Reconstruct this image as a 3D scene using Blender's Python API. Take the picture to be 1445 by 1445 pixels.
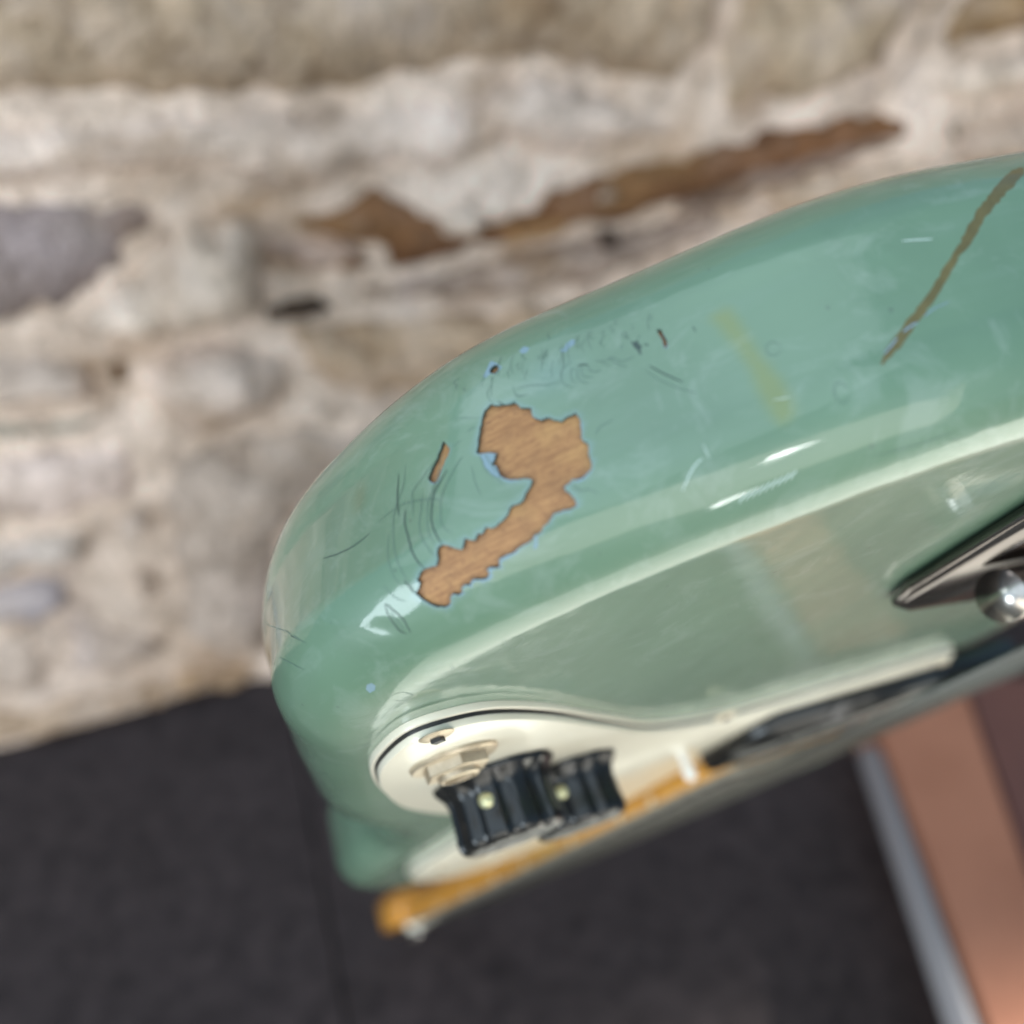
import bpy, bmesh, math, random
import numpy as np
from mathutils import Vector, Matrix, noise
from mathutils.geometry import delaunay_2d_cdt
R = math.radians
scene = bpy.context.scene
for o in list(bpy.data.objects): bpy.data.objects.remove(o)

# ------------------------------------------------------------------ camera, world, lamps, exposure
CAM_H = 0.665                      # eye height above the floor (m)
PITCH = 35.5                       # degrees below the horizontal
cd = bpy.data.cameras.new('camera'); cam = bpy.data.objects.new('camera', cd)
scene.collection.objects.link(cam); scene.camera = cam
cam.location = (0, 0, CAM_H); cam.rotation_euler = (R(90-PITCH), 0, 0)
cd.sensor_width = 36; cd.lens = 36*1293/1445; cd.clip_start = .005; cd.clip_end = 60
cd.dof.use_dof = True; cd.dof.focus_distance = .117; cd.dof.aperture_fstop = 9.8; cd.dof.aperture_blades = 0

world = bpy.data.worlds.new('World'); scene.world = world; world.use_nodes = True
bg = world.node_tree.nodes['Background']; bg.inputs['Color'].default_value = (.45, .74, 1.03, 1); bg.inputs['Strength'].default_value = .46

def lamp(name, kind, loc, target, energy, color=(1,1,1), size=None, size_y=None, **kw):
    l = bpy.data.lights.new(name, kind); l.energy = energy; l.color = color
    if kind == 'AREA':
        l.shape = 'RECTANGLE'; l.size = size; l.size_y = size_y or size
    for k, v in kw.items(): setattr(l, k, v)
    o = bpy.data.objects.new(name, l); scene.collection.objects.link(o)
    o.location = loc; d = Vector(target)-Vector(loc); o.rotation_euler = d.to_track_quat('-Z', 'Y').to_euler()
    return o
GC = Vector((.0, .09, CAM_H-.06))
def along(d, r): return tuple(GC+Vector(d).normalized()*r)
lamp('skylight', 'AREA', (-.75, -.75, 2.5), (.1, .45, .2), 34, (.80, .92, 1.0), 3.4, 2.6)
lamp('front_fill', 'AREA', (.9, -3.2, .55), (.1, .1, .5), 98, (1, .93, .78), 4.6, 2.8)  # unseen fill behind the camera, added to brighten the guitar face
lamp('glint_lamp', 'AREA', along((.40,-.88,.24), 3.0), GC, 4.4, (1, 1, 1), .17, .17)  # small unseen lamp added for the upper glint on the edge
lamp('low_glint_lamp', 'AREA', along((.455,-.845,-.24), 2.0), GC, 2.3, (1, 1, 1), .11, .11)  # small unseen lamp, low down, added for the second glint
lamp('side_window', 'AREA', along((-.66,-.74,.02), 2.6), (0,.2,.4), 36, (.80, .92, 1), 1.0, 1.1)
lamp('reflector_spot', 'SPOT', (3.3, -.35, 1.75), (.66, -.07, 0), 2200, (1, .97, .88), spot_size=R(14.5), spot_blend=.35, shadow_soft_size=.05)  # added unseen spot that lights the pale strip mirrored in the edge

scene.view_settings.view_transform = 'Standard'; scene.view_settings.look = 'None'
scene.view_settings.exposure = .14; scene.view_settings.gamma = 1
scene.render.engine = 'CYCLES'
scene.cycles.use_denoising = True; scene.cycles.max_bounces = 8
scene.cycles.sample_clamp_indirect = 6

# ------------------------------------------------------------------ data measured on the real surfaces (mm)
MM = .00115
T, RR = 30.464, 9.448                                   # body thickness, edge radius
OUT = [(24.0, 9.3, 0.4), (35.3, 40.5, 1.46), (45.2, 69.7, 2.4), (52.8, 95.7, 2.34), (63.2, 115.1, 0.64), (74.4, 130.3, -0.08), (88.1, 141.4, -3.64), (102.4, 143.6, -2.8), (120.0, 139.4, 0.34), (143.1, 133.1, 1.13), (170.3, 124.5, 0.83), (200, 109, 0.14), (231, 101, -0.57), (261.5, 101, -0.93), (290.1, 97.2, -0.67), (314.7, 83.5, -0.35), (335.6, 65.6, -0.13), (346, 56, 0.01), (351, 44, 0), (343, 33, 0), (322, 30, 0), (318, -30, 0), (345, -36, 0), (385, -60, 0), (425, -82, 0), (448, -112, 0), (440, -145, 0), (400, -165, 0), (345, -160, 0), (290, -140, 0), (235, -130, 0), (185, -138, 0), (140, -160, 0), (90, -172, 0), (40, -165, 0), (2, -138, 0), (-12, -102, 0), (-10, -68, 0), (0, -38, 0), (12, -13, 0)]
CHIPS = [[(129.99,24.66),(129.65,24.31),(128.8,23.9),(128.39,23.71),(127.99,23.6),(127.79,23.15),(127.73,22.83),(127.21,22.53),(126.89,22.34),(127.01,21.83),(127.05,21.38),(126.78,21.04),(126.5,20.74),(126.11,20.75),(125.78,20.6),(125.53,20.2),(125.23,19.98),(125.01,19.73),(124.74,19.84),(124.32,19.95),(123.64,19.96),(123.52,19.43),(123.5,18.96),(123.73,18.16),(124.0,17.38),(123.93,16.94),(123.67,16.63),(123.76,16.08),(123.97,15.55),(124.01,14.68),(124.26,14.1),(124.7,13.89),(125.15,13.68),(125.65,13.73),(126.01,13.95),(126.24,13.72),(126.79,13.62),(126.85,13.26),(126.58,12.79),(126.43,12.21),(126.46,11.57),(126.93,11.47),(127.61,11.64),(128.38,11.74),(128.8,11.41),(129.22,11.12),(129.65,11.05),(129.91,10.72),(130.33,10.6),(130.61,10.66),(130.88,10.37),(131.47,10.25),(132.1,10.23),(133.0,10.01),(133.69,10.07),(134.19,10.05),(134.47,9.36),(134.74,9.42),(135.25,9.72),(135.59,9.69),(135.58,9.23),(136.0,8.9),(136.49,9.07),(136.99,9.38),(137.34,9.35),(137.6,9.03),(138.03,9.32),(138.46,9.14),(138.49,8.78),(138.98,8.67),(139.37,9.03),(139.74,8.82),(140.19,8.19),(140.62,8.19),(141.19,8.54),(141.52,8.99),(141.83,9.65),(142.09,10.27),(142.26,10.73),(141.72,11.06),(141.44,11.43),(141.58,11.77),(140.99,12.32),(140.53,12.42),(140.14,12.33),(139.47,12.14),(139.11,12.6),(138.97,13.22),(138.68,13.67),(138.19,13.67),(137.87,13.4),(137.41,12.9),(136.79,12.4),(136.47,12.83),(136.19,13.25),(135.84,12.9),(135.45,12.64),(135.02,13.1),(134.61,12.89),(134.12,13.32),(133.62,12.94),(133.22,12.94),(132.51,13.16),(131.93,13.46),(131.5,14.01),(131.17,14.06),(130.75,13.95),(130.22,14.18),(129.83,14.68),(129.35,15.03),(129.02,15.57),(129.38,15.86),(129.91,16.08),(130.7,16.47),(131.17,16.95),(131.42,17.4),(131.44,18.07),(131.41,18.42),(131.76,18.82),(131.34,19.13),(131.03,19.6),(131.48,19.97),(132.19,20.3),(132.65,20.69),(132.25,21.4),(131.71,22.6),(131.09,23.76),(130.65,24.36)],[(135.2,23.73),(135.01,23.12),(134.85,22.46),(135.32,21.88),(135.88,21.36),(136.55,20.61),(137.1,19.98),(137.55,20.31),(137.76,20.9),(137.19,21.62),(136.56,22.19),(135.87,22.94)],[(128.36,28.49),(128.2,28.03),(128.39,27.69),(128.69,27.53),(129.03,27.84),(129.04,28.16),(128.75,28.44)],[(114.3,24.7),(113.9,24.5),(113.93,23.91),(113.89,23.38),(114.03,22.73),(114.26,22.53),(114.35,22.85),(114.21,23.43),(114.29,24.08)]]
DARK = [[(116.82,24.64),(116.6,24.38),(116.24,24.45),(116.24,24.0),(116.08,23.71),(116.37,23.32),(116.43,22.81),(116.61,23.04),(116.62,23.45),(116.78,23.9)]]
PRIMER = [[(132.39,20.45),(130.99,19.59),(131.31,19.07),(131.72,18.8),(131.34,18.38),(131.44,17.33),(131.7,17.26),(132.1,17.99),(132.36,18.99)],[(122.82,26.71),(122.36,26.84),(122.0,27.19),(121.41,27.36),(121.18,27.05),(121.37,26.67),(121.87,26.56),(122.3,26.27),(122.67,26.41)],[(126.05,28.72),(125.53,29.06),(125.1,28.6),(125.37,28.23),(125.8,28.21)],[(129.77,28.02),(129.08,28.75),(128.7,29.3),(128.17,28.56),(127.91,27.87),(128.33,27.58),(129.14,27.76),(129.61,27.62)],[(130.79,10.58),(130.42,10.56),(130.62,9.89),(130.88,9.51),(131.17,9.49),(131.1,9.88),(130.73,10.12)],[(152.33,5.22),(151.78,5.07),(151.89,4.48),(152.59,4.02),(153.3,4.13),(153.05,4.79)]]
DRIP = [[(76.96,28.94),(77.38,29.13),(78.03,28.9),(78.4,28.94),(79.03,28.52),(79.75,28.23),(80.04,28.03),(80.51,27.78),(81.27,27.27),(81.85,26.96),(82.41,26.52),(82.64,26.33),(83.04,26.14),(83.33,25.79),(83.8,25.64),(84.06,25.32),(84.24,25.29),(84.66,25.05),(85.04,24.63),(85.26,24.27),(85.71,24.0),(86.08,23.78),(86.42,23.38),(86.7,23.03),(87.16,22.75),(87.29,22.39),(87.46,22.24),(87.7,22.15),(88.05,21.85),(88.48,21.52),(88.82,21.1),(89.26,20.8),(89.68,20.51),(90.09,20.19),(90.45,19.68),(90.9,19.45),(91.29,19.03),(91.65,18.71),(92.08,18.41),(92.59,18.03),(92.96,17.76),(93.34,17.56),(93.72,17.15),(94.09,17.01),(94.68,16.7),(95.06,16.33),(95.42,16.02),(95.82,15.8),(96.17,15.54),(96.61,15.26),(96.82,15.07),(97.36,14.74),(97.62,14.32),(97.98,13.97),(98.31,13.55),(98.11,13.34),(97.79,13.66),(97.34,13.8),(96.98,14.02),(96.6,14.29),(96.27,14.3),(95.73,14.73),(95.39,14.99),(95.04,15.27),(94.54,15.58),(94.25,15.94),(93.79,16.17),(93.38,16.48),(92.85,16.79),(92.62,17.11),(92.23,17.29),(91.66,17.69),(91.24,18.08),(90.81,18.42),(90.46,18.78),(90.05,19.11),(89.53,19.57),(89.26,19.89),(88.88,20.18),(88.38,20.63),(88.09,21.08),(87.75,21.24),(87.4,21.4),(87.16,21.52),(86.71,21.8),(86.46,22.03),(86.15,22.32),(85.71,22.65),(85.31,22.99),(85.19,23.23),(84.65,23.63),(84.3,24.06),(84.04,24.23),(83.99,24.27),(83.52,24.4),(83.15,24.76),(82.82,25.01),(82.56,25.18),(82.06,25.3),(81.81,25.67),(81.31,25.79),(80.95,26.21),(80.53,26.3),(79.89,26.52),(79.51,26.89),(79.11,27.2),(78.81,27.31),(78.48,27.52),(78.12,27.74),(77.86,27.77)]]
STAIN = [(109.54,23.74),(107.73,24.01),(107.39,22.66),(107.28,21.08),(107.16,18.92),(106.74,16.94),(106.36,15.46),(106.27,13.65),(106.44,12.21),(106.96,11.62),(108.02,11.47),(108.38,12.47),(108.53,13.93),(108.53,15.4),(108.32,17.37),(108.55,19.27),(108.88,20.94),(109.21,22.64)]
SMUDGE = [(145.42,25.77),(144.76,24.89),(144.76,23.48),(145.45,22.25),(146.12,22.75),(146.36,24.34)]
CRACKS = [([(133.9,21.08),(134.92,20.36),(136.35,19.12),(137.1,18.04),(137.59,16.44),(137.68,15.46),(137.08,14.21)],1.3),([(135.72,20.67),(136.79,19.78),(137.65,18.96),(138.22,17.58),(138.57,16.08),(138.42,14.68),(138.23,13.69)],2.2),([(135.53,22.51),(137.17,20.03),(138.24,18.75),(138.79,17.16),(139.07,15.43),(138.81,14.01)],1.2),([(138.69,19.83),(139.15,18.36),(139.71,16.77),(139.78,15.3),(139.44,13.66),(139.09,12.85)],1.2),([(140.74,19.19),(141.07,17.63),(141.0,16.04),(141.0,14.54),(140.81,13.37),(140.5,12.49)],2.4),([(142.66,12.39),(142.48,11.67),(142.26,10.73)],1.8),([(136.63,22.25),(138.09,21.42),(139.41,20.7),(139.78,19.95),(140.06,17.96)],0.9),([(140.53,23.5),(141.25,20.95),(141.53,18.83)],1.5),([(139.6,23.86),(140.43,21.73),(141.83,19.69),(142.5,16.87),(142.55,14.4),(142.4,12.56),(142.18,10.67)],1.1),([(142.81,17.72),(143.22,16.07),(143.35,13.7),(143.04,11.76)],1.0),([(144.51,12.92),(144.04,11.46),(143.42,10.49)],1.1),([(143.75,19.67),(142.42,19.92),(140.55,19.81),(138.34,18.87),(137.0,17.88)],1.0),([(150.72,20.3),(148.47,19.32),(146.45,18.92),(144.8,19.08)],2.0),([(177.19,27.24),(158.71,17.17),(153.99,12.72)],1.3),([(159.52,14.44),(157.63,12.7),(156.23,10.96)],1.3),([(156.78,15.91),(154.7,13.5)],1.6),([(122.42,24.99),(123.15,24.77),(123.53,24.15),(123.58,23.27),(122.97,22.43)],1.2),([(122.18,24.24),(122.58,24.15),(122.84,23.37),(122.55,22.71)],1.1),([(121.67,24.28),(122.16,23.82),(122.26,23.06),(121.97,22.5),(121.56,22.28)],1.3),([(121.5,24.08),(121.82,23.64),(121.71,23.01),(120.97,22.54)],1.2),([(121.06,24.05),(121.13,23.48),(120.78,23.09),(120.16,22.97)],1.4),([(119.99,23.9),(119.34,22.95)],1.1),([(119.16,23.88),(118.69,22.93),(118.1,22.28)],1.3),([(127.41,24.86),(126.35,24.57),(125.09,23.9),(123.8,23.59)],1.2),([(121.88,24.39),(121.43,24.25),(121.03,24.0)],2.2),([(120.41,24.12),(119.4,23.7),(118.87,23.77),(118.17,22.97),(117.0,22.99)],1.3),([(127.75,24.34),(127.53,24.0),(126.61,23.76)],1.0),([(127.61,25.28),(127.7,24.72),(127.57,24.12),(126.93,23.81)],1.0),([(129.33,24.6),(128.76,23.77),(127.87,23.7)],1.6),([(116.23,21.5),(115.3,20.05),(114.12,18.61)],2.0),([(116.74,21.25),(115.81,19.6),(114.81,18.34),(113.47,17.14)],1.0),([(117.94,24.04),(117.61,24.69)],1.2),([(116.27,24.46),(115.78,24.83)],1.0),([(115.87,23.75),(115.46,23.48)],2.2),([(145.11,11.35),(144.82,10.66),(144.44,9.22),(144.52,8.43),(144.66,7.56)],1.8),([(145.14,11.28),(145.33,10.42),(145.4,9.34),(145.35,8.29),(145.02,7.69)],1.6),([(145.05,10.4),(145.01,9.26),(144.96,8.2)],1.2),([(132.4,20.43),(132.41,19.59),(132.3,18.39),(131.58,17.13),(131.55,16.47)],1.2),([(131.94,20.06),(131.78,19.02),(131.54,17.76)],1.0),([(133.41,19.62),(133.63,17.86),(133.48,16.48)],0.9),([(132.79,23.2),(131.91,23.28)],1.4),([(134.59,22.59),(133.46,22.75)],1.0),([(122.81,17.13),(122.17,17.68),(121.06,17.79)],1.2),([(126.34,13.43),(125.75,12.63),(125.08,12.47),(124.42,11.69)],1.2),([(126.11,13.65),(125.62,12.4)],1.0),([(138.64,1.12),(139.72,-1.6)],1.2),([(138.39,-0.28),(137.54,-0.18),(137.79,-2.12),(139.53,-3.52),(139.6,-2.02)],1.0),([(153.14,1.94),(151.82,1.13),(153.05,-1.09),(154.46,-0.92),(153.76,1.21)],1.2),([(144.89,1.12),(146.23,-1.08)],1.2),([(111.23,23.58),(111.19,22.85)],1.6),([(133.56,25.4),(131.28,23.88)],0.9),([(93.87,4.65),(92.39,3.81)],1.0),([(100.92,5.53),(97.06,5.14),(93.13,5.13)],1.2),([(120.94,27.08),(121.39,26.79),(121.2,26.17)],0.5602033901734774),([(117.62,27.09),(117.99,26.85),(117.89,26.37)],0.46212454420898663),([(123.81,27.3),(123.96,27.0),(123.93,26.59)],0.6812653434950842),([(119.5,27.28),(119.86,26.86),(119.67,26.17)],0.5036872678796133),([(127.65,29.22),(128.18,28.17),(128.46,27.06)],0.8243888705983127),([(127.2,27.43),(127.66,26.93),(127.66,26.17)],0.6169067579028907),([(132.13,28.78),(132.46,28.55),(132.29,27.94)],0.567877399441312),([(114.24,26.58),(114.69,25.79),(114.98,24.93)],0.7928265730565278),([(129.38,26.57),(129.94,25.72),(129.74,24.4)],0.7186280990537108),([(123.75,27.55),(124.08,27.03),(124.23,26.42)],0.8116049886435954),([(125.71,28.14),(126.04,27.98),(125.66,27.34)],0.7441296749980577),([(122.94,29.34),(123.24,28.97),(123.16,28.35)],0.7655329373371869),([(116.12,26.24),(116.1,25.82),(116.34,25.53)],0.49597289521471144),([(118.43,26.76),(118.86,26.62),(118.62,26.13)],0.646481251846272),([(119.82,27.43),(120.21,26.45),(120.23,25.35)],0.7102568707166812),([(122.58,26.44),(122.91,26.02),(122.66,25.3)],0.48579799655804357),([(124.41,27.12),(124.75,26.95),(124.7,26.56)],0.6564977924937772),([(121.85,27.15),(122.26,26.0),(122.42,24.77)],0.671102904966953),([(120.76,27.46),(121.04,27.16),(121.18,26.78)],0.8483145222222341),([(131.43,27.83),(131.81,27.73),(131.53,27.16)],0.7426822702248266),([(122.56,26.12),(123.04,24.95),(123.64,23.86)],0.47031199160091053),([(122.23,26.94),(122.83,25.79),(123.1,24.5)],0.740467197724221),([(122.28,27.32),(122.68,26.8),(122.69,26.1)],0.6069887654177867),([(114.11,26.37),(114.26,26.06),(114.38,25.74)],0.6977309092317932),([(128.56,27.41),(128.98,27.19),(129.04,26.74)],0.4588927546228753),([(120.33,26.73),(120.87,26.2),(120.97,25.43)],0.5668127946257384),([(118.76,26.19),(119.18,25.88),(119.29,25.42)],0.8413620609584223),([(124.11,27.82),(124.49,26.55),(124.91,25.41)],0.48368865959364804),([(125.92,26.3),(126.23,25.85),(126.52,25.39)],0.5338604272726631),([(123.66,25.92),(124.08,25.13),(124.31,24.24)],0.6323809324427581),([(116.75,25.68),(117.06,25.34),(116.95,24.79)],0.5720445547498544),([(120.99,26.84),(121.09,26.39),(121.4,26.07)],0.5665128819995708),([(129.45,28.26),(129.83,27.52),(130.22,26.83)],0.47441923007141656),([(129.03,27.45),(129.34,26.35),(129.7,25.32)],0.6980994026643318),([(124.13,27.09),(124.45,26.59),(124.51,25.96)],0.6994551269833684),([(129.54,28.1),(129.69,27.82),(129.78,27.51)],0.6023364433544738),([(119.09,25.82),(119.37,25.62),(119.09,25.13)],0.47804760525074586),([(117.07,27.37),(117.39,27.13),(117.34,26.71)],0.7637001862070778),([(117.69,26.63),(117.81,26.34),(117.95,26.07)],0.6460243524826819),([(116.85,25.77),(117.31,25.61),(117.06,25.09)],0.6763337338230373),([(126.33,27.42),(126.74,27.16),(126.55,26.53)],0.6541891358338049),([(126.51,28.65),(127.13,27.66),(127.22,26.43)],0.5157899687404457),([(131.8,29.36),(132.46,29.2),(132.11,28.22)],0.7972668924003148),([(123.06,25.84),(123.25,25.61),(123.14,25.21)],0.6694827251890708),([(125.94,27.52),(126.36,26.71),(126.37,25.71)],0.47235445709006657),([(116.71,25.52),(116.97,25.28),(116.8,24.83)],0.7274737884392011),([(101.84,11.78),(102.05,11.43),(102.32,11.3),(102.6,11.42),(102.79,11.76),(102.86,12.24),(102.76,12.73),(102.54,13.1),(102.25,13.25),(101.99,13.14),(101.8,12.81),(101.74,12.33)],1.2),([(105.2,18.15),(105.41,17.88),(105.74,17.77),(106.07,17.85),(106.33,18.09),(106.42,18.43),(106.33,18.77),(106.09,19.01),(105.75,19.07),(105.43,18.95),(105.21,18.68),(105.15,18.33)],0.9)]
WHITE = [([(92.12,24.01),(90.79,23.65),(89.55,23.32)],1.2),([(118.01,9.08),(116.44,10.69),(115.38,11.17)],1.2),([(107.81,13.84),(106.22,13.49)],1.0),([(114.89,12.44),(114.83,10.95)],0.8),([(113.6,5.92),(113.24,6.31),(112.84,6.6)],1.6),([(112.98,5.97),(112.62,6.36),(112.22,6.65)],1.6),([(112.36,6.02),(112.01,6.42),(111.61,6.7)],1.6),([(111.74,6.08),(111.39,6.47),(110.99,6.75)],1.6),([(111.12,6.13),(110.77,6.52),(110.38,6.8)],1.6),([(110.51,6.18),(110.16,6.57),(109.76,6.85)],1.6),([(109.89,6.24),(109.54,6.62),(109.15,6.9)],1.6),([(109.28,6.29),(108.93,6.68),(108.54,6.96)],1.6),([(108.67,6.35),(108.33,6.73),(107.94,7.01)],1.6)]
BLUE = [([(97.68,14.32),(96.82,14.87),(95.99,15.39)],2.4),([(95.36,15.72),(94.63,16.01),(93.82,16.18)],2.6),([(93.21,16.47),(92.31,16.85),(90.56,17.19)],1.6)]
STONES = [([(-80,639),(225,634),(447,604),(431,547),(397,518),(287,542),(178,533),(97,529),(4,535),(-114,534)],(0.36,0.3,0.23),30),([(458,613),(612,600),(596,523),(520,494),(438,500),(437,547)],(0.42,0.36,0.28),26),([(641,599),(785,595),(806,551),(717,533),(644,521),(633,531)],(0.3,0.22,0.13),20),([(-116,530),(3,530),(178,528),(271,536),(372,510),(427,484),(376,474),(313,474),(253,485),(218,469),(163,477),(78,465),(42,490),(-29,487),(-129,490)],(0.62,0.56,0.52),26),([(-130,485),(-31,482),(41,483),(51,470),(17,463),(-29,427),(-79,402),(-162,387)],(0.25,0.225,0.235),14),([(21,458),(58,454),(66,421),(65,384),(21,376),(-32,373),(-93,385),(-70,401),(-26,422)],(0.62,0.56,0.5),52),([(60,453),(112,453),(157,470),(195,447),(247,439),(314,455),(376,466),(441,478),(508,486),(617,487),(656,484),(651,461),(552,446),(475,436),(400,422),(328,412),(252,409),(198,400),(157,397),(147,419),(94,437)],(0.16,0.082,0.04),25),([(56,441),(100,439),(148,421),(140,406),(69,411)],(0.46,0.37,0.33),22),([(65,401),(150,390),(252,403),(348,406),(436,415),(482,432),(453,393),(364,371),(278,364),(190,370),(82,388)],(0.33,0.27,0.235),24),([(488,438),(589,449),(665,457),(682,427),(603,395),(519,392)],(0.5,0.42,0.34),28),([(703,463),(834,491),(865,424),(766,406),(705,431)],(0.5,0.42,0.35),28),([(611,508),(720,524),(811,540),(830,500),(720,483),(638,490)],(0.62,0.56,0.5),24),([(72,372),(165,361),(265,353),(358,359),(319,311),(211,288),(135,287),(82,323)],(0.42,0.33,0.24),24),([(-27,360),(19,365),(71,344),(70,299),(4,285),(-27,298),(-39,326)],(0.6,0.54,0.5),34),([(-165,377),(-101,372),(-64,354),(-69,328),(-178,336)],(0.6,0.55,0.52),30),([(-180,331),(-70,324),(-74,307),(-150,303),(-189,305)],(0.34,0.335,0.3),16),([(-190,299),(-120,303),(-57,297),(-65,238),(-119,229),(-210,238)],(0.62,0.56,0.54),32),([(-213,228),(-126,224),(-97,208),(-132,181),(-228,185)],(0.5,0.48,0.46),20),([(-230,178),(-132,169),(-140,136),(-241,142)],(0.4,0.4,0.46),22),([(-244,135),(-166,135),(-169,86),(-188,56),(-269,58)],(0.52,0.47,0.43),28),([(-148,138),(-92,100),(-77,69),(-116,50),(-164,66)],(0.5,0.45,0.42),24),([(-41,281),(61,281),(158,262),(103,222),(46,173),(14,44),(-16,30),(-60,68),(-54,152),(-55,214)],(0.44,0.4,0.37),30),([(-274,42),(-190,48),(-107,37),(-9,28),(15,5),(-81,4),(-237,9),(-285,8)],(0.44,0.36,0.28),26),([(-90,226),(-65,234),(-59,211),(-75,202),(-91,208)],(0.6,0.55,0.52),30),([(-89,169),(-60,169),(-60,135),(-89,139)],(0.56,0.5,0.46),30),([(-57,370),(-45,365),(-52,322),(-64,327)],(0.09,0.06,0.045),13),([(60,391),(90,384),(75,373),(62,377)],(0.07,0.05,0.035),13),([(-80,201),(-61,206),(-71,182),(-84,177)],(0.13,0.11,0.09),13),([(-122,193),(-106,197),(-116,169),(-126,171)],(0.13,0.1,0.1),13),([(-82,133),(-65,120),(-73,98),(-83,107)],(0.15,0.11,0.09),13),([(-100,70),(-72,64),(-79,46),(-100,52)],(0.25,0.14,0.08),8),([(660,484),(689,482),(704,447),(680,457)],(0.11,0.08,0.05),14),([(-43,363),(-31,358),(-39,329),(-47,333)],(0.3,0.19,0.11),14),([(-58,291),(-44,287),(-55,236),(-63,239)],(0.24,0.185,0.155),10),([(76,383),(190,364),(166,363),(91,371)],(0.2,0.15,0.11),6),([(426,581),(445,581),(419,517),(407,513)],(0.6,0.54,0.47),22),([(627,574),(648,573),(630,532),(603,521)],(0.66,0.62,0.57),22),([(158,255),(251,277),(362,297),(396,239),(250,157),(149,148),(65,169),(109,217)],(0.46,0.39,0.31),28),([(45,166),(249,105),(248,-11),(20,42)],(0.46,0.41,0.37),26),([(684,506),(713,511),(712,498),(691,497)],(0.28,0.22,0.18),8),([(484,461),(619,478),(661,467),(654,453),(555,435),(449,417),(398,414),(410,431)],(0.2,0.155,0.13),26),([(247,434),(289,438),(334,424),(290,411),(253,413)],(0.3,0.17,0.07),28),([(120,423),(169,405),(192,405),(168,397),(123,404)],(0.24,0.13,0.06),26),([(173,468),(218,458),(223,446),(195,450)],(0.28,0.16,0.08),30),([(193,446),(218,452),(247,435),(233,422),(202,424)],(0.62,0.55,0.48),40),([(99,449),(127,449),(132,439),(100,440)],(0.5,0.4,0.33),34),([(314,445),(353,456),(365,446),(324,431)],(0.55,0.45,0.36),36),([(450,463),(490,470),(495,460),(458,452)],(0.58,0.5,0.42),36),([(252,406),(348,407),(435,416),(443,409),(349,398),(255,396)],(0.07,0.05,0.04),30),([(57,395),(99,386),(119,368),(90,365),(59,373)],(0.06,0.045,0.035),24),([(-57,372),(-41,365),(-50,312),(-66,312)],(0.07,0.05,0.04),26)]  # near-black entries paint the shade of wall crevices as dark pieces

# ------------------------------------------------------------------ helpers
def link(o, parent=None):
    scene.collection.objects.link(o)
    if parent: o.parent = parent
    return o
def mesh(name, vs, fs, mats, parent=None, smooth=True, mi=None):
    me = bpy.data.meshes.new(name); me.from_pydata([tuple(v) for v in vs], [], fs); me.update()
    for m in (mats if isinstance(mats, (list, tuple)) else [mats]): me.materials.append(m)
    me.polygons.foreach_set('use_smooth', [smooth]*len(me.polygons))
    if mi is not None: me.polygons.foreach_set('material_index', mi)
    return link(bpy.data.objects.new(name, me), parent)
def fixn(o):
    bm = bmesh.new(); bm.from_mesh(o.data); bmesh.ops.recalc_face_normals(bm, faces=bm.faces); bm.to_mesh(o.data); bm.free(); return o
def sharp(o, a=35):
    me = o.data; bm = bmesh.new(); bm.from_mesh(me)
    for e in bm.edges:
        if len(e.link_faces) == 2 and e.calc_face_angle(0) > R(a): e.smooth = False
    bm.to_mesh(me); bm.free(); return o
def empty(name, label, cat, parent=None, **kw):
    o = bpy.data.objects.new(name, None); link(o, parent); o.empty_display_size = .01
    if label: o['label'] = label
    if cat: o['category'] = cat
    for k, v in kw.items(): o[k] = v
    return o
def tag(o, **kw):
    for k, v in kw.items(): o[k] = v
    return o
def crom(P, m=12, closed=True):
    P = np.asarray(P, float); N = len(P); t = np.linspace(0, 1, m, endpoint=False)[:, None]; o = []
    for i in range(N if closed else N-1):
        if closed: a, b, c, d = P[i-1], P[i], P[(i+1) % N], P[(i+2) % N]
        else: a, b, c, d = P[max(i-1, 0)], P[i], P[i+1], P[min(i+2, N-1)]
        o.append(.5*((2*b)+(c-a)*t+(2*a-5*b+4*c-d)*t**2+(3*b-a-3*c+d)*t**3))
    if not closed: o.append(P[-1:])
    return np.vstack(o)
def inside(pts, poly):
    pts = np.asarray(pts); x, y = pts[:, 0], pts[:, 1]; r = np.zeros(len(pts), bool); P = np.asarray(poly)
    for (x1, y1), (x2, y2) in zip(P, np.roll(P, -1, 0)):
        c = ((y1 > y) != (y2 > y)) & (x < (x2-x1)*(y-y1)/((y2-y1) or 1e-12)+x1); r ^= c
    return r
def trin(V, f, P):
    f = [list(t) for t in f if len(t) == 3]
    if not f: return f
    k = inside(V[np.array(f)].mean(1), P); return [t for t, q in zip(f, k) if q]
def edist(pts, poly, closed=True):
    pts = np.asarray(pts, float); P = np.asarray(poly, float); d = np.full(len(pts), 1e9)
    Q = np.roll(P, -1, 0) if closed else P[1:]
    for a, b in zip(P if closed else P[:-1], Q):
        ab = b-a; t = np.clip(((pts-a)@ab)/max(ab@ab, 1e-12), 0, 1)
        d = np.minimum(d, np.linalg.norm(pts-(a+t[:, None]*ab), axis=1))
    return d

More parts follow.
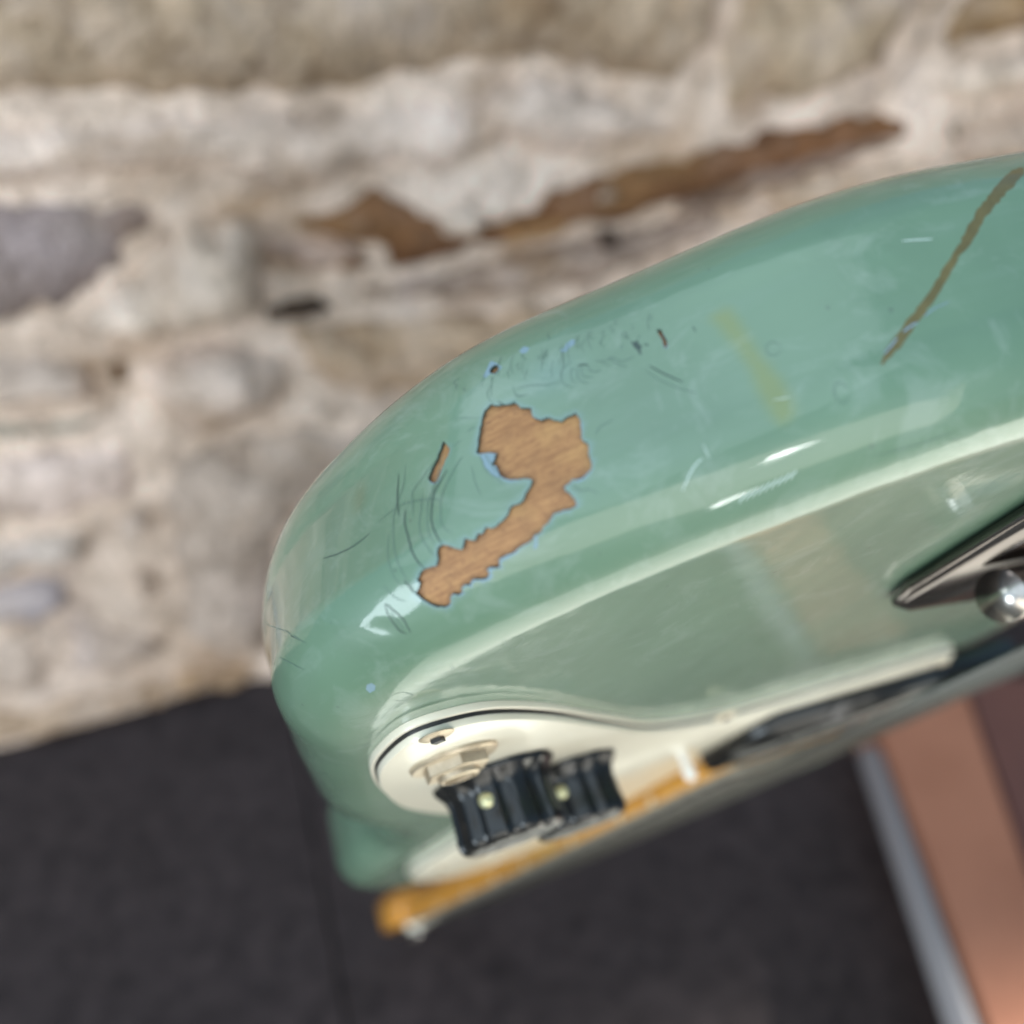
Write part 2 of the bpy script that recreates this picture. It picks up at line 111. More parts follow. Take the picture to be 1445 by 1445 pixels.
# ------------------------------------------------------------------ materials
def mat(name, col=(.5,.5,.5), rough=.5, metal=0, coat=0, coat_rough=.03, ior=1.5, spec=.5):
    m = bpy.data.materials.new(name); m.use_nodes = True; p = m.node_tree.nodes['Principled BSDF']
    p.inputs['Base Color'].default_value = (*col, 1); p.inputs['Roughness'].default_value = rough
    p.inputs['Metallic'].default_value = metal; p.inputs['Coat Weight'].default_value = coat
    p.inputs['Coat Roughness'].default_value = coat_rough; p.inputs['IOR'].default_value = ior
    p.inputs['Specular IOR Level'].default_value = spec
    return m
class NT:
    def __init__(s, m): s.t = m.node_tree; s.p = s.t.nodes['Principled BSDF']
    def n(s, typ, **kw):
        nd = s.t.nodes.new(typ)
        for k, v in kw.items():
            if k in nd.inputs: nd.inputs[k].default_value = v
            else: setattr(nd, k, v)
        return nd
    def l(s, a, b): s.t.links.new(a, b)
    def noise(s, vec, scale, detail=4, rough=.6, dist=0):
        nd = s.n('ShaderNodeTexNoise'); nd.inputs['Scale'].default_value = scale; nd.inputs['Detail'].default_value = detail
        nd.inputs['Roughness'].default_value = rough; nd.inputs['Distortion'].default_value = dist
        if vec: s.l(vec, nd.inputs['Vector'])
        return nd.outputs['Fac']
    def ramp(s, fac, stops):
        r = s.n('ShaderNodeValToRGB'); e = r.color_ramp.elements
        while len(e) < len(stops): e.new(.5)
        for i, (p, c) in enumerate(stops): e[i].position = p; e[i].color = (*c, 1) if len(c) == 3 else c
        s.l(fac, r.inputs['Fac']); return r.outputs['Color']
    def mix(s, fac, a, b, blend='MIX'):
        m = s.n('ShaderNodeMix', data_type='RGBA', blend_type=blend)
        for v, i in ((fac, 0), (a, 6), (b, 7)):
            if hasattr(v, 'is_linked') or hasattr(v, 'links'): s.l(v, m.inputs[i])
            else: m.inputs[i].default_value = v if i == 0 else (*v, 1)
        return m.outputs[2]
    def math(s, op, a, b=0.0):
        m = s.n('ShaderNodeMath', operation=op)
        for v, i in ((a, 0), (b, 1)):
            if hasattr(v, 'links'): s.l(v, m.inputs[i])
            else: m.inputs[i].default_value = v
        return m.outputs[0]
    def map(s, vec, scale=(1,1,1), rot=(0,0,0)):
        m = s.n('ShaderNodeMapping'); m.inputs['Scale'].default_value = scale; m.inputs['Rotation'].default_value = rot
        s.l(vec, m.inputs['Vector']); return m.outputs[0]
    def bump(s, h, strength, dist, coat=False):
        b = s.n('ShaderNodeBump'); b.inputs['Strength'].default_value = strength; b.inputs['Distance'].default_value = dist
        s.l(h, b.inputs['Height']); s.l(b.outputs[0], s.p.inputs['Normal'])
        if coat: s.l(b.outputs[0], s.p.inputs['Coat Normal'])
    def coord(s, k='Object'): return s.n('ShaderNodeTexCoord').outputs[k]

PAINT = (.215, .385, .285)
def paint_material():
    m = mat('seafoam_lacquer', PAINT, .45, coat=1, coat_rough=.035); k = NT(m)
    k.p.inputs['Coat IOR'].default_value = 1.43
    oc = k.coord()                                           # metres on the body
    big = k.noise(oc, 22, 3, .6)
    c = k.ramp(big, [(.3, (.104, .188, .122)), (.7, (.134, .234, .154))])
    # faint age haze with directional wipe streaks
    st = k.noise(k.map(k.coord('UV'), (30, 260, 1)), 1, 5, .7)
    c = k.mix(k.math('MULTIPLY', k.ramp(st, [(.5, (0,0,0)), (.75, (1,1,1))]), .16), c, (.21, .30, .26))
    at = k.n('ShaderNodeAttribute', attribute_name='stain')
    sp = k.n('ShaderNodeSeparateColor'); k.l(at.outputs['Color'], sp.inputs[0])
    c = k.mix(sp.outputs[0], c, (.165, .215, .075))
    c = k.mix(k.math('MULTIPLY', sp.outputs[1], .5), c, (.09, .13, .06))
    c = k.mix(sp.outputs[2], c, (.19, .30, .35))               # primer showing through around the break
    # dust specks
    v = k.n('ShaderNodeTexVoronoi'); v.inputs['Scale'].default_value = 420; k.l(oc, v.inputs['Vector'])
    rnd = k.n('ShaderNodeSeparateColor'); k.l(v.outputs['Color'], rnd.inputs[0])
    spk = k.math('MULTIPLY', k.math('LESS_THAN', v.outputs['Distance'], .12), k.math('GREATER_THAN', rnd.outputs[0], .93))
    c = k.mix(k.math('MULTIPLY', spk, .45), c, (.07, .10, .08))
    hz = k.noise(k.map(oc, (1, 1, 1.6)), 75, 7, .72, 1.4)
    c = k.mix(k.math('MULTIPLY', k.ramp(hz, [(.52, (0,0,0)), (.66, (1,1,1))]), .22), c, (.34, .42, .38))
    dk = k.noise(oc, 48, 6, .7, .8)
    c = k.mix(k.math('MULTIPLY', k.ramp(dk, [(.55, (0,0,0)), (.72, (1,1,1))]), .20), c, (.08, .14, .09))
    k.l(c, k.p.inputs['Base Color'])
    smear = k.ramp(k.noise(oc, 70, 7, .72, 1.2), [(.42, (.015,)*3), (.62, (.055,)*3)])
    k.l(smear, k.p.inputs['Coat Roughness'])
    # orange peel, long ripples, fine scratches
    h1 = k.math('MULTIPLY', k.noise(oc, 90, 2, .5), .8)
    h2 = k.math('MULTIPLY', k.noise(k.map(k.coord('UV'), (90, 700, 1)), 1, 4, .7), .10)
    h3 = k.math('MULTIPLY', k.noise(oc, 700, 2, .5), .03)
    for rot_, sc_, am_ in ((.5, 1, .012), (-.35, 1.3, .012), (1.2, .8, .01)):
        sw = k.noise(k.map(k.coord('UV'), (60*sc_, 2600, 1), (0, 0, rot_)), 1, 3, .6, .3)
        h3 = k.math('ADD', h3, k.math('MULTIPLY', k.ramp(sw, [(.60, (0,0,0)), (.70, (1,1,1))]), am_))
    k.bump(k.math('ADD', k.math('ADD', h1, h2), h3), .7, .00024, True)
    return m
M = {}
M['paint'] = paint_material()
M['primer'] = mat('blue_primer', (.19, .285, .34), .6)
M['rim'] = mat('lacquer_edge', (.045, .075, .065), .5)
def two_noise(name, cols, scale, rough=.6, coat=0, bump=0, bdist=.0002, vscale=(1,1,1), rot=(0,0,0), cr=.05, detail=6):
    m = mat(name, cols[0], rough, coat=coat, coat_rough=cr); k = NT(m)
    v = k.map(k.coord(), vscale, rot); f = k.noise(v, scale, detail, .65)
    n = len(cols); k.l(k.ramp(f, [(.3+.4*i/(n-1), c) for i, c in enumerate(cols)]), k.p.inputs['Base Color'])
    if bump: k.bump(f, bump, bdist)
    return m
def wood_material():
    m = mat('bare_alder', (.5, .26, .11), .62); k = NT(m); uv = k.coord('UV')
    g = k.noise(k.map(uv, (260, 2600, 1), (0, 0, R(8))), 1, 5, .7)
    c = k.ramp(g, [(.25, (.20, .088, .034)), (.5, (.35, .175, .07)), (.8, (.48, .265, .11))])
    pore = k.noise(k.map(uv, (1700, 3600, 1), (0, 0, R(8))), 1, 2, .6)
    c = k.mix(k.ramp(pore, [(.36, (.5,)*3), (.44, (0,0,0))]), c, (.16, .065, .03))
    blot = k.noise(uv, 190, 3, .6)
    da = k.n('ShaderNodeAttribute', attribute_name='dirt'); c = k.mix(k.math('MULTIPLY', da.outputs['Fac'], .75), c, (.10, .05, .028))
    c = k.mix(k.math('MULTIPLY', k.ramp(blot, [(.5, (0,0,0)), (.75, (1,1,1))]), .5), c, (.60, .36, .13))
    k.l(c, k.p.inputs['Base Color']); k.bump(k.math('ADD', g, pore), .5, .00012)
    return m
M['wood'] = wood_material()
M['drip'] = two_noise('brown_drip', [(.085, .072, .022), (.14, .115, .038)], 260, .35, coat=.8)
M['crack'] = mat('crack_shadow', (.05, .085, .07), .5)
M['faint'] = mat('fine_crack', (.105, .175, .14), .4)
M['scuff'] = mat('pale_scuff', (.62, .74, .72), .4)
M['cream'] = two_noise('aged_cream_plastic', [(.82, .75, .60), (.88, .82, .68)], 30, .28, coat=.5, cr=.08)
M['black_ply'] = mat('black_ply', (.02, .018, .016), .4)
M['black'] = mat('black_plastic', (.005, .0045, .0045), .28, coat=.25, coat_rough=.12)
M['brass'] = two_noise('worn_brass', [(.46, .37, .26), (.72, .62, .48)], 300, .45, bump=.3); M['brass'].node_tree.nodes['Principled BSDF'].inputs['Metallic'].default_value = .8
M['chrome'] = two_noise('pitted_chrome', [(.42, .38, .35), (.58, .54, .50), (.25, .15, .09)], 90, .26, bump=.2); M['chrome'].node_tree.nodes['Principled BSDF'].inputs['Metallic'].default_value = 1
M['chrome_dark'] = two_noise('smoked_chrome', [(.17, .15, .15), (.30, .26, .24)], 60, .18); M['chrome_dark'].node_tree.nodes['Principled BSDF'].inputs['Metallic'].default_value = 1
M['maple'] = two_noise('amber_maple', [(.56, .22, .025), (.76, .35, .05), (.42, .15, .015)], 30, .35, coat=1, vscale=(1, 8, 8))
M['board'] = two_noise('worn_fingerboard', [(.23, .21, .17), (.33, .30, .24)], 60, .4, coat=.5, vscale=(1, 10, 10))
M['steel'] = mat('string_steel', (.13, .125, .115), .42, metal=1)
M['dot'] = mat('inlay', (.72, .55, .36), .4)
M['set'] = mat('set_screw', (.62, .60, .36), .35, metal=.6)
M['tip'] = mat('pale_tip', (.8, .78, .74), .25, coat=.6)
M['pink'] = mat('tuner_button', (.62, .26, .22), .35, coat=.5)

# ------------------------------------------------------------------ body surface: outline + rounded edge profile
CC = crom(OUT, 16)
seg = np.linalg.norm(np.diff(np.vstack([CC, CC[:1]])[:, :2], axis=0), axis=1)
S = np.concatenate([[0], np.cumsum(seg)]); LEN = S[-1]; CX = np.vstack([CC, CC[:1]])
tn = np.roll(CC, -1, 0)-np.roll(CC, 1, 0); tn = tn[:, :2]/np.linalg.norm(tn[:, :2], axis=1)[:, None]
NN = np.column_stack([-tn[:, 1], tn[:, 0]])
if NN[100]@(CC[100, :2]-[200, 0]) < 0: NN = -NN
for _ in range(3): NN = np.roll(NN, 1, 0)+2*NN+np.roll(NN, -1, 0); NN /= np.linalg.norm(NN, axis=1)[:, None]
NN = np.vstack([NN, NN[:1]]); QQ = RR*math.pi/2; WW = T-2*RR
def surf(s, t):
    """point (u, v, z) in mm for arc length s round the outline and t down the edge (t<0: on the face)"""
    s = np.mod(np.asarray(s, float), LEN); t = np.asarray(t, float)
    x = np.interp(s, S, CX[:, 0]); y = np.interp(s, S, CX[:, 1]); de = np.interp(s, S, CX[:, 2])
    nx = np.interp(s, S, NN[:, 0]); ny = np.interp(s, S, NN[:, 1]); l = np.hypot(nx, ny); nx = nx/l; ny = ny/l
    ph = np.clip(t/RR, 0, math.pi/2); p2 = np.clip((t-QQ-WW)/RR, 0, math.pi/2)
    out = np.where(t < 0, t, np.where(t < QQ+WW, RR*np.sin(ph), RR*np.cos(p2)))
    z = np.where(t < QQ, -RR*(1-np.cos(ph)), np.where(t < QQ+WW, -RR-(t-QQ), -(T-RR)-RR*np.sin(p2)))
    out = out+de*np.clip((-RR-z)/WW, 0, 1)
    return np.stack([x+nx*out, y+ny*out, z+0*out], -1)
def sag(p):                                                      # forearm contour: the bass side of the face slopes away
    p = np.array(p, float); d = np.clip(-26-p[..., 1], 0, None)*np.clip((380-p[..., 0])/80, 0, 1)
    p[..., 2] -= .42*d*d/(d+8)*np.clip(1+p[..., 2]/T, 0, 1)
    return p
def L3(p):                                                       # guitar mm -> local metres (y flipped to keep a right hand)
    p = np.asarray(p, float); return np.stack([p[..., 0]*MM, -p[..., 1]*MM, p[..., 2]*MM], -1)
def snorm(s, t):
    a = surf(s+.3, t)-surf(s-.3, t); b = surf(s, t+.3)-surf(s, t-.3); n = np.cross(a, b)
    n /= np.linalg.norm(n, axis=-1, keepdims=True)
    chk = surf(np.array(130.), np.array(20.)); return n
_a = snorm(np.array([130.]), np.array([20.]))[0]; _c = surf(np.array([130.]), np.array([20.]))[0]-np.array([200, 0, -15])
NSIGN = 1 if _a@_c > 0 else -1
def off(s, t, d): s = np.asarray(s, float); t = np.asarray(t, float); return surf(s, t)+NSIGN*snorm(s, t)*np.asarray(d)[..., None] if np.ndim(d) else surf(s, t)+NSIGN*snorm(s, t)*d

# guitar frame: measured face normal, strings direction and position of the face
n_c = np.array([0.32030556, 0.86100485, -0.39506329]); e1 = np.array([0.93724616, -0.34866837, 0]); e2 = np.array([0.13774607, 0.37027156, 0.9186539])
d2 = -.5*e1+.8660254*e2; p2 = -.8660254*e1-.5*e2; V0, HH = -175., 25.2256
pt = R(PITCH); BX = np.array([1, 0, 0]); BD = np.array([0, -math.sin(pt), -math.cos(pt)]); BF = np.array([0, math.cos(pt), -math.sin(pt)])
wv = lambda v: v[0]*BX+v[1]*BD+v[2]*BF
gx, gy, gz = wv(d2), -wv(p2), wv(n_c)
org = (V0*wv(p2)-HH*wv(n_c))*MM+np.array([0, 0, CAM_H])
GM = Matrix(((gx[0], gy[0], gz[0], org[0]), (gx[1], gy[1], gz[1], org[1]), (gx[2], gy[2], gz[2], org[2]), (0, 0, 0, 1)))

# ------------------------------------------------------------------ SETTING: floor, added reflector strip
def box(bm, x0, x1, y0, y1, z0, z1, bev=0):
    r = bmesh.ops.create_cube(bm, size=1); v = r['verts']
    for q in v: q.co = Vector(((x0+x1)/2+q.co.x*(x1-x0), (y0+y1)/2+q.co.y*(y1-y0), (z0+z1)/2+q.co.z*(z1-z0)))
    if bev: bmesh.ops.bevel(bm, geom=list({e for q in v for e in q.link_edges}), offset=bev, segments=2, affect='EDGES', profile=.6)
def bmobj(name, bm, m, parent=None, smooth=False):
    me = bpy.data.meshes.new(name); bm.to_mesh(me); bm.free(); me.materials.append(m)
    me.polygons.foreach_set('use_smooth', [smooth]*len(me.polygons)); return link(bpy.data.objects.new(name, me), parent)
mf = mat('dark_carpet_tile', (.045, .036, .038), .9, spec=.2); k = NT(mf)
f1 = k.noise(k.coord(), 12, 7, .72, .6); f2 = k.noise(k.coord(), 55, 5, .75)
c = k.ramp(f1, [(.3, (.016, .0135, .0145)), (.7, (.050, .040, .043))]); c = k.mix(.5, c, k.ramp(f2, [(.3, (.012, .010, .011)), (.7, (.095, .073, .074))]))
k.l(c, k.p.inputs['Base Color']); k.bump(f2, .6, .002)
mp = two_noise('pale_reflector', [(.72, .72, .66), (.82, .82, .76)], 6, .7)
wdir = Vector((.93996352, .34127494, 0)); wnrm = Vector((.34127494, -.93996352, 0)); wa = Vector((-.2503967, .653902, 0))
WM = Matrix(((wdir.x, -wnrm.x, 0, wa.x), (wdir.y, -wnrm.y, 0, wa.y), (0, 0, 1, 0), (0, 0, 0, 1)))     # wall frame: x along, y into the wall, z up
bm = bmesh.new(); box(bm, -4, 5, -4, 4, -.06, -.012); o = bmobj('ground', bm, two_noise('screed', [(.05,.045,.04),(.08,.07,.06)], 8, .9)); tag(o, kind='structure')
FL = empty('floor', None, None); FL['kind'] = 'structure'
FRONT = .245                                                       # dark tiles end here, added pale strip begins
edges_x = [-1.6, -1.12, -.62, -.1155, .38, .88, 1.38]
for i in range(len(edges_x)-1):
    # joints run towards the wall, each tile a slab with a 3 mm gap
    x0, x1 = edges_x[i]+.0015, edges_x[i+1]-.0015
    b = bmesh.new(); y1 = 1.6
    sh = -.33                                                      # joints lean a little across the room
    vs = [b.verts.new((x+sh*(y-.314), y, z)) for z in (-.012, 0) for x, y in ((x0, FRONT), (x1, FRONT), (x1, y1), (x0, y1))]
    for q in ((0,1,2,3), (7,6,5,4), (0,4,5,1), (1,5,6,2), (2,6,7,3), (3,7,4,0)): b.faces.new([vs[j] for j in q])
    bmesh.ops.recalc_face_normals(b, faces=b.faces)
    bmobj('floor_tile', b, mf, FL)
bm = bmesh.new(); box(bm, -.02, 5, -.27, FRONT-.004, -.012, -.002); o = bmobj('reflector_strip', bm, mp); tag(o, kind='structure')  # unseen pale strip, added so the rounded edge mirrors a bright band
bm = bmesh.new(); box(bm, -4, 5, -4, -.274, -.012, -.004); box(bm, -4, -.024, -.2735, FRONT-.004, -.012, -.004); o = bmobj('path', bm, two_noise('grey_path', [(.10,.095,.085),(.16,.15,.13)], 5, .8)); tag(o, kind='structure')

# ------------------------------------------------------------------ STONE WALL
def stone_material():
    m = mat('rough_limestone', (.5, .5, .5), .88, spec=.25); k = NT(m)
    oi = k.n('ShaderNodeObjectInfo'); w_ = k.coord(); 
    geo = k.n('ShaderNodeNewGeometry'); pos = geo.outputs['Position']
    a = k.noise(pos, 9, 6, .68, .6); b = k.noise(pos, 34, 5, .7, .4)
    c = k.mix(1, oi.outputs['Color'], k.ramp(a, [(.28, (.58, .52, .45)), (.5, (1, .98, .96)), (.72, (1.3, 1.3, 1.33))]), 'MULTIPLY')
    c = k.mix(.75, c, k.mix(1, c, k.ramp(b, [(.32, (.45, .40, .36)), (.5, (1,1,1)), (.72, (1.4, 1.4, 1.42))]), 'MULTIPLY'))
    r_ = k.noise(pos, 5.5, 4, .6, 1.0)
    d_ = k.noise(pos, 95, 4, .7, .3)
    c = k.mix(.6, c, k.mix(1, c, k.ramp(d_, [(.3, (.60, .55, .52)), (.5, (1,1,1)), (.72, (1.3, 1.28, 1.3))]), 'MULTIPLY'))
    c = k.mix(k.math('MULTIPLY', k.ramp(r_, [(.54, (0,0,0)), (.68, (1,1,1))]), .5), c, (.30, .185, .085))
    sm = k.noise(pos, 16, 7, .72, .8)
    lum = k.math('MINIMUM', k.math('MULTIPLY', k.math('MULTIPLY', oi.outputs['Color'], 1.0), 2.2), 1.0)
    c = k.mix(k.math('MULTIPLY', k.math('MULTIPLY', k.ramp(sm, [(.48, (0,0,0)), (.62, (1,1,1))]), .48), k.math('POWER', lum, 1.15)), c, (.60, .54, .495))
    g_ = k.noise(pos, 7.5, 5, .7, .5); c = k.mix(k.math('MULTIPLY', k.ramp(g_, [(.56, (0,0,0)), (.70, (1,1,1))]), .45), c, (.36, .33, .36))
    c = k.mix(1, c, (1.40, 1.26, 1.17), 'MULTIPLY'); k.l(c, k.p.inputs['Base Color']); k.bump(k.math('ADD', k.math('ADD', a, b), k.math('MULTIPLY', d_, .5)), 1.0, .02)
    return m
MS = stone_material()
WALL = empty('stone_wall', 'rough pale rubble stone wall with cream mortar and rusty seams behind the guitar', 'wall')
WALL.matrix_world = WM
# mortar bed: a displaced sheet
nx_, nz_ = 150, 80; vs = []; fs = []
for j in range(nz_+1):
    for i in range(nx_+1):
        x = -1.6+3.4*i/nx_; z = -.03+1.7*j/nz_
        p = Vector((x*7, 0, z*9)); d = noise.fractal(p, .7, 2.1, 6)*.011
        vs.append((x, -.010-d*1.1, z))
for j in range(nz_):
    for i in range(nx_): a = j*(nx_+1)+i; fs.append((a, a+1, a+nx_+2, a+nx_+1))
o = mesh('mortar', vs, fs, MS, WALL); o.color = (.66, .60, .55, 1)
def stone(poly, col, th, seed):
    P = np.array(poly, float)/1000; rs = np.random.RandomState(seed); Q = []
    for a, b in zip(P, np.roll(P, -1, 0)):
        n = max(1, int(np.linalg.norm(b-a)/.014)); 
        for i in range(n):
            t = i/n; Q.append(a+(b-a)*t+rs.randn(2)*.0028)
    Q = np.array(Q); lo, hi = Q.min(0), Q.max(0); step = max(.011, math.sqrt(max(1e-6, np.prod(hi-lo))/420))
    gx_, gz_ = np.meshgrid(np.arange(lo[0], hi[0], step), np.arange(lo[1], hi[1], step)); g = np.column_stack([gx_.ravel(), gz_.ravel()])
    if len(g): g = g+rs.randn(*g.shape)*step*.15; g = g[inside(g, Q)]
    if len(g): g = g[edist(g, Q) > step*.45]
    nQ = len(Q); co = [Vector(p) for p in np.vstack([Q, g] if len(g) else [Q])]
    v, e, f, ov, oe, of = delaunay_2d_cdt(co, [(i, (i+1) % nQ) for i in range(nQ)], [], 1, 1e-6)
    V = np.array([tuple(p) for p in v]); f = trin(V, f, Q)
    d = edist(V, Q); th = th/1000; bev = max(.003, min(.022, th*.7, float(d.max())*.45))
    y = np.array([-(.002+(th)*(1-math.exp(-dd/bev*1.6))+max(0, 1-math.exp(-dd/bev))*(noise.fractal(Vector((p[0]*14+seed, p[1]*14, seed)), .8, 2.0, 5)*.010+noise.noise(Vector((p[0]*5, p[1]*5, seed*3)))*.010)) for p, dd in zip(V, d)])
    vv = [(p[0], yy, p[1]) for p, yy in zip(V, y)]; ff = [tuple(t) for t in f]
    be = {}
    for t in ff:
        for a, b in zip(t, t[1:]+t[:1]): be[(a, b)] = 1
    for (a, b) in list(be):
        if (b, a) not in be:
            i = len(vv); vv += [(vv[a][0], .02, vv[a][2]), (vv[b][0], .02, vv[b][2])]; ff.append((b, a, i, i+1))
    o = fixn(mesh('stone', vv, ff, MS, WALL)); o.color = (*col, 1); return o
for i, (P, col, th) in enumerate(STONES): stone(P, col, th, i+3)
# courses that run on beyond the photographed patch
rs = np.random.RandomState(11); traced = [np.array(P) for P, _, _ in STONES]
z = 0
while z < 1550:
    hgt = rs.uniform(60, 140); x = -1500
    while x < 1650:
        wd_ = rs.uniform(110, 300); cx_, cz_ = x+wd_/2, z+hgt/2
        vis_ = -330 < x+wd_ and x < 860 and z < 660 and z+hgt > -10
        if not vis_:
            j = lambda: rs.uniform(-9, 9)
            P = [(x+8+j(), z+8+j()), (cx_+j(), z+4), (x+wd_-8+j(), z+8+j()), (x+wd_-4, cz_+j()), (x+wd_-8+j(), z+hgt-8+j()), (cx_+j(), z+hgt-4), (x+8+j(), z+hgt-8+j()), (x+4, cz_+j())]
            b = rs.uniform(.32, .58); stone(P, (b, b*rs.uniform(.84, .92), b*rs.uniform(.66, .85)), rs.uniform(16, 34), 100+int(x+z*3) % 9000)
        x += wd_
    z += hgt

# ------------------------------------------------------------------ LOW CABINET on the floor, lower right
CB = empty('cabinet', 'low salmon brown wooden cabinet with grey metal edge strip on the dark floor', 'cabinet')
mb = two_noise('salmon_board', [(.34, .135, .078), (.42, .178, .108), (.37, .148, .088)], 7, .5, coat=.25, cr=.3)
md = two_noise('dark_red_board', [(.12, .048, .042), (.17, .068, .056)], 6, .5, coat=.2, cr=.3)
ml = mat('grey_edge_metal', (.21, .195, .205), .55, metal=.0)
def slab(name, pts, z0, z1, m):
    b = bmesh.new(); lo = [b.verts.new((x, y, z0)) for x, y in pts]; hi = [b.verts.new((x, y, z1)) for x, y in pts]; n = len(pts)
    b.faces.new(hi); b.faces.new(lo[::-1])
    for i in range(n): b.faces.new((lo[i], lo[(i+1) % n], hi[(i+1) % n], hi[i]))
    bmesh.ops.recalc_face_normals(b, faces=b.faces)
    bmesh.ops.bevel(b, geom=b.edges[:], offset=.003, segments=2, affect='EDGES'); return bmobj(name, b, m, CB)
slab('side_panel', [(.300, .20), (.352, .20), (.412, .60), (.316, .60)], 0, .056, mb)
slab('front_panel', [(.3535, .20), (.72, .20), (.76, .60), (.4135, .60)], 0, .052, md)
b = bmesh.new(); pts = []
cl = [Vector((.2865, .20, .050)), Vector((.3015, .517, .050))]
dirv = (cl[1]-cl[0]).normalized(); sd = dirv.cross(Vector((0, 0, 1)))
rings = []
for q, rr in [(cl[0], .0105), (cl[1]-dirv*.012, .0105), (cl[1]-dirv*.004, .008), (cl[1], .003)]:
    rings.append([b.verts.new(q+sd*math.cos(a)*rr*.95+Vector((0, 0, 1))*math.sin(a)*rr) for a in [i*math.tau/20 for i in range(20)]])
for A_, B_ in zip(rings, rings[1:]):
    for i in range(20): b.faces.new((A_[i], A_[(i+1) % 20], B_[(i+1) % 20], B_[i]))
b.faces.new(rings[-1]); b.faces.new(rings[0][::-1]); bmesh.ops.recalc_face_normals(b, faces=b.faces)
bmobj('edge_strip', b, ml, CB, True)

# ------------------------------------------------------------------ GUITAR
GT = empty('electric_guitar', 'seafoam green electric guitar held neck down, lacquer chipped to bare wood on its edge', 'guitar')
GT.matrix_world = GM
PA0, PA1 = 60., 192.                                               # the edge stretch seen close: built as a fine triangulation
TA0, TA1 = -2., 34.
tt = [-2.]+list(np.arange(0, QQ, RR*math.pi/2/14))+list(np.linspace(QQ, QQ+WW, 12))+list(QQ+WW+np.arange(1, 15)*RR*math.pi/2/14)
tt = np.array(sorted(set(np.round(tt, 6))))
def strip(s_list):
    SS, TT = np.meshgrid(s_list, tt, indexing='ij'); P = surf(SS, TT); n, m_ = SS.shape
    fs = [(i*m_+j, i*m_+j+1, (i+1)*m_+j+1, (i+1)*m_+j) for i in range(n-1) for j in range(m_-1)]
    return P.reshape(-1, 3), fs, np.column_stack([SS.ravel(), TT.ravel()])
sl = np.unique(np.concatenate([np.linspace(PA1, PA1+190, 110), np.linspace(PA1+190, LEN+PA0, 260)]))
V1, F1, U1 = strip(sl)
# close-up stretch
def jag(P, a, seed):
    rs = np.random.RandomState(seed); P = np.array(P); o = []
    for p, q in zip(P, np.roll(P, -1, 0)):
        o.append(p); L_ = np.linalg.norm(q-p); nn = max(1, int(L_/.28))
        for i in range(1, nn): o.append(p+(q-p)*i/nn+rs.randn(2)*a)
    return np.array(o)
chips = [jag(P, .035, 7+i) for i, P in enumerate(CHIPS)]; darks = [jag(P, .02, 20) for P in DARK]; prim = [jag(P, .03, 30+i) for i, P in enumerate(PRIMER)]
drip = [np.array(P) for P in DRIP]
def ring_out(P, seed, w0, w1):
    rs = np.random.RandomState(seed); P = np.asarray(P); t = np.roll(P, -2, 0)-np.roll(P, 2, 0); t /= np.linalg.norm(t, axis=1)[:, None]+1e-9
    n = np.column_stack([t[:, 1], -t[:, 0]]); c = P+n*.05
    if inside(c, P).mean() > .5: n = -n
    w = np.abs(np.convolve(rs.randn(len(P)+4), np.ones(5)/2.2, 'valid'))*w1+w0
    lowfac = np.clip(.35-.9*n[:, 1], .12, 1.25)                     # wider on the side towards the face
    return P+n*(w*lowfac)[:, None]
rings_ = [ring_out(P, 50+i, .015, .12 if i == 0 else .06) for i, P in enumerate(chips)]
gs = np.arange(PA0, PA1+.01, .8); gs[-1] = PA1
G_ = np.array([(s, t) for s in np.append(gs, PA1) for t in tt]); G_ = np.unique(np.round(G_, 6), axis=0)
extra = np.array([(s+.4, (a+b)/2) for s in gs[:-1] for a, b in zip(tt[:-1], tt[1:])])
pts = np.vstack([G_, extra]); polys = chips+darks+prim+drip+rings_
keep = np.ones(len(pts), bool)
for P in polys:
    lo, hi = P.min(0)-1, P.max(0)+1; c = ((pts > lo) & (pts < hi)).all(1) & (pts[:, 1] > TA0) & (pts[:, 0] > PA0+.1)
    idx = np.where(c)[0]
    if len(idx): keep[idx[edist(pts[idx], P) < .10]] = False
pts = pts[keep]; co = [Vector(p) for p in pts]; ed = []
for P in polys:
    b0 = len(co); co += [Vector(p) for p in P]; ed += [(b0+i, b0+(i+1) % len(P)) for i in range(len(P))]
v, e, f, _, _, _ = delaunay_2d_cdt(co, ed, [], 0, 1e-5)
V2 = np.array([tuple(p) for p in v]); F2 = np.array([t for t in f if len(t) == 3]); cen = V2[F2].mean(1)
c_chip = np.zeros(len(F2), bool); c_dark = c_chip.copy(); c_prim = c_chip.copy(); c_drip = c_chip.copy()
for P in chips: c_chip |= inside(cen, P)
for P in darks: c_dark |= inside(cen, P)
for P in prim+rings_: c_prim |= inside(cen, P)
for P in drip: c_drip |= inside(cen, P)
cls = np.where(c_chip, 9, np.where(c_dark, 2, np.where(c_prim, 1, np.where(c_drip, 3, 0))))
keepf = cls != 9
P2 = surf(V2[:, 0], V2[:, 1])
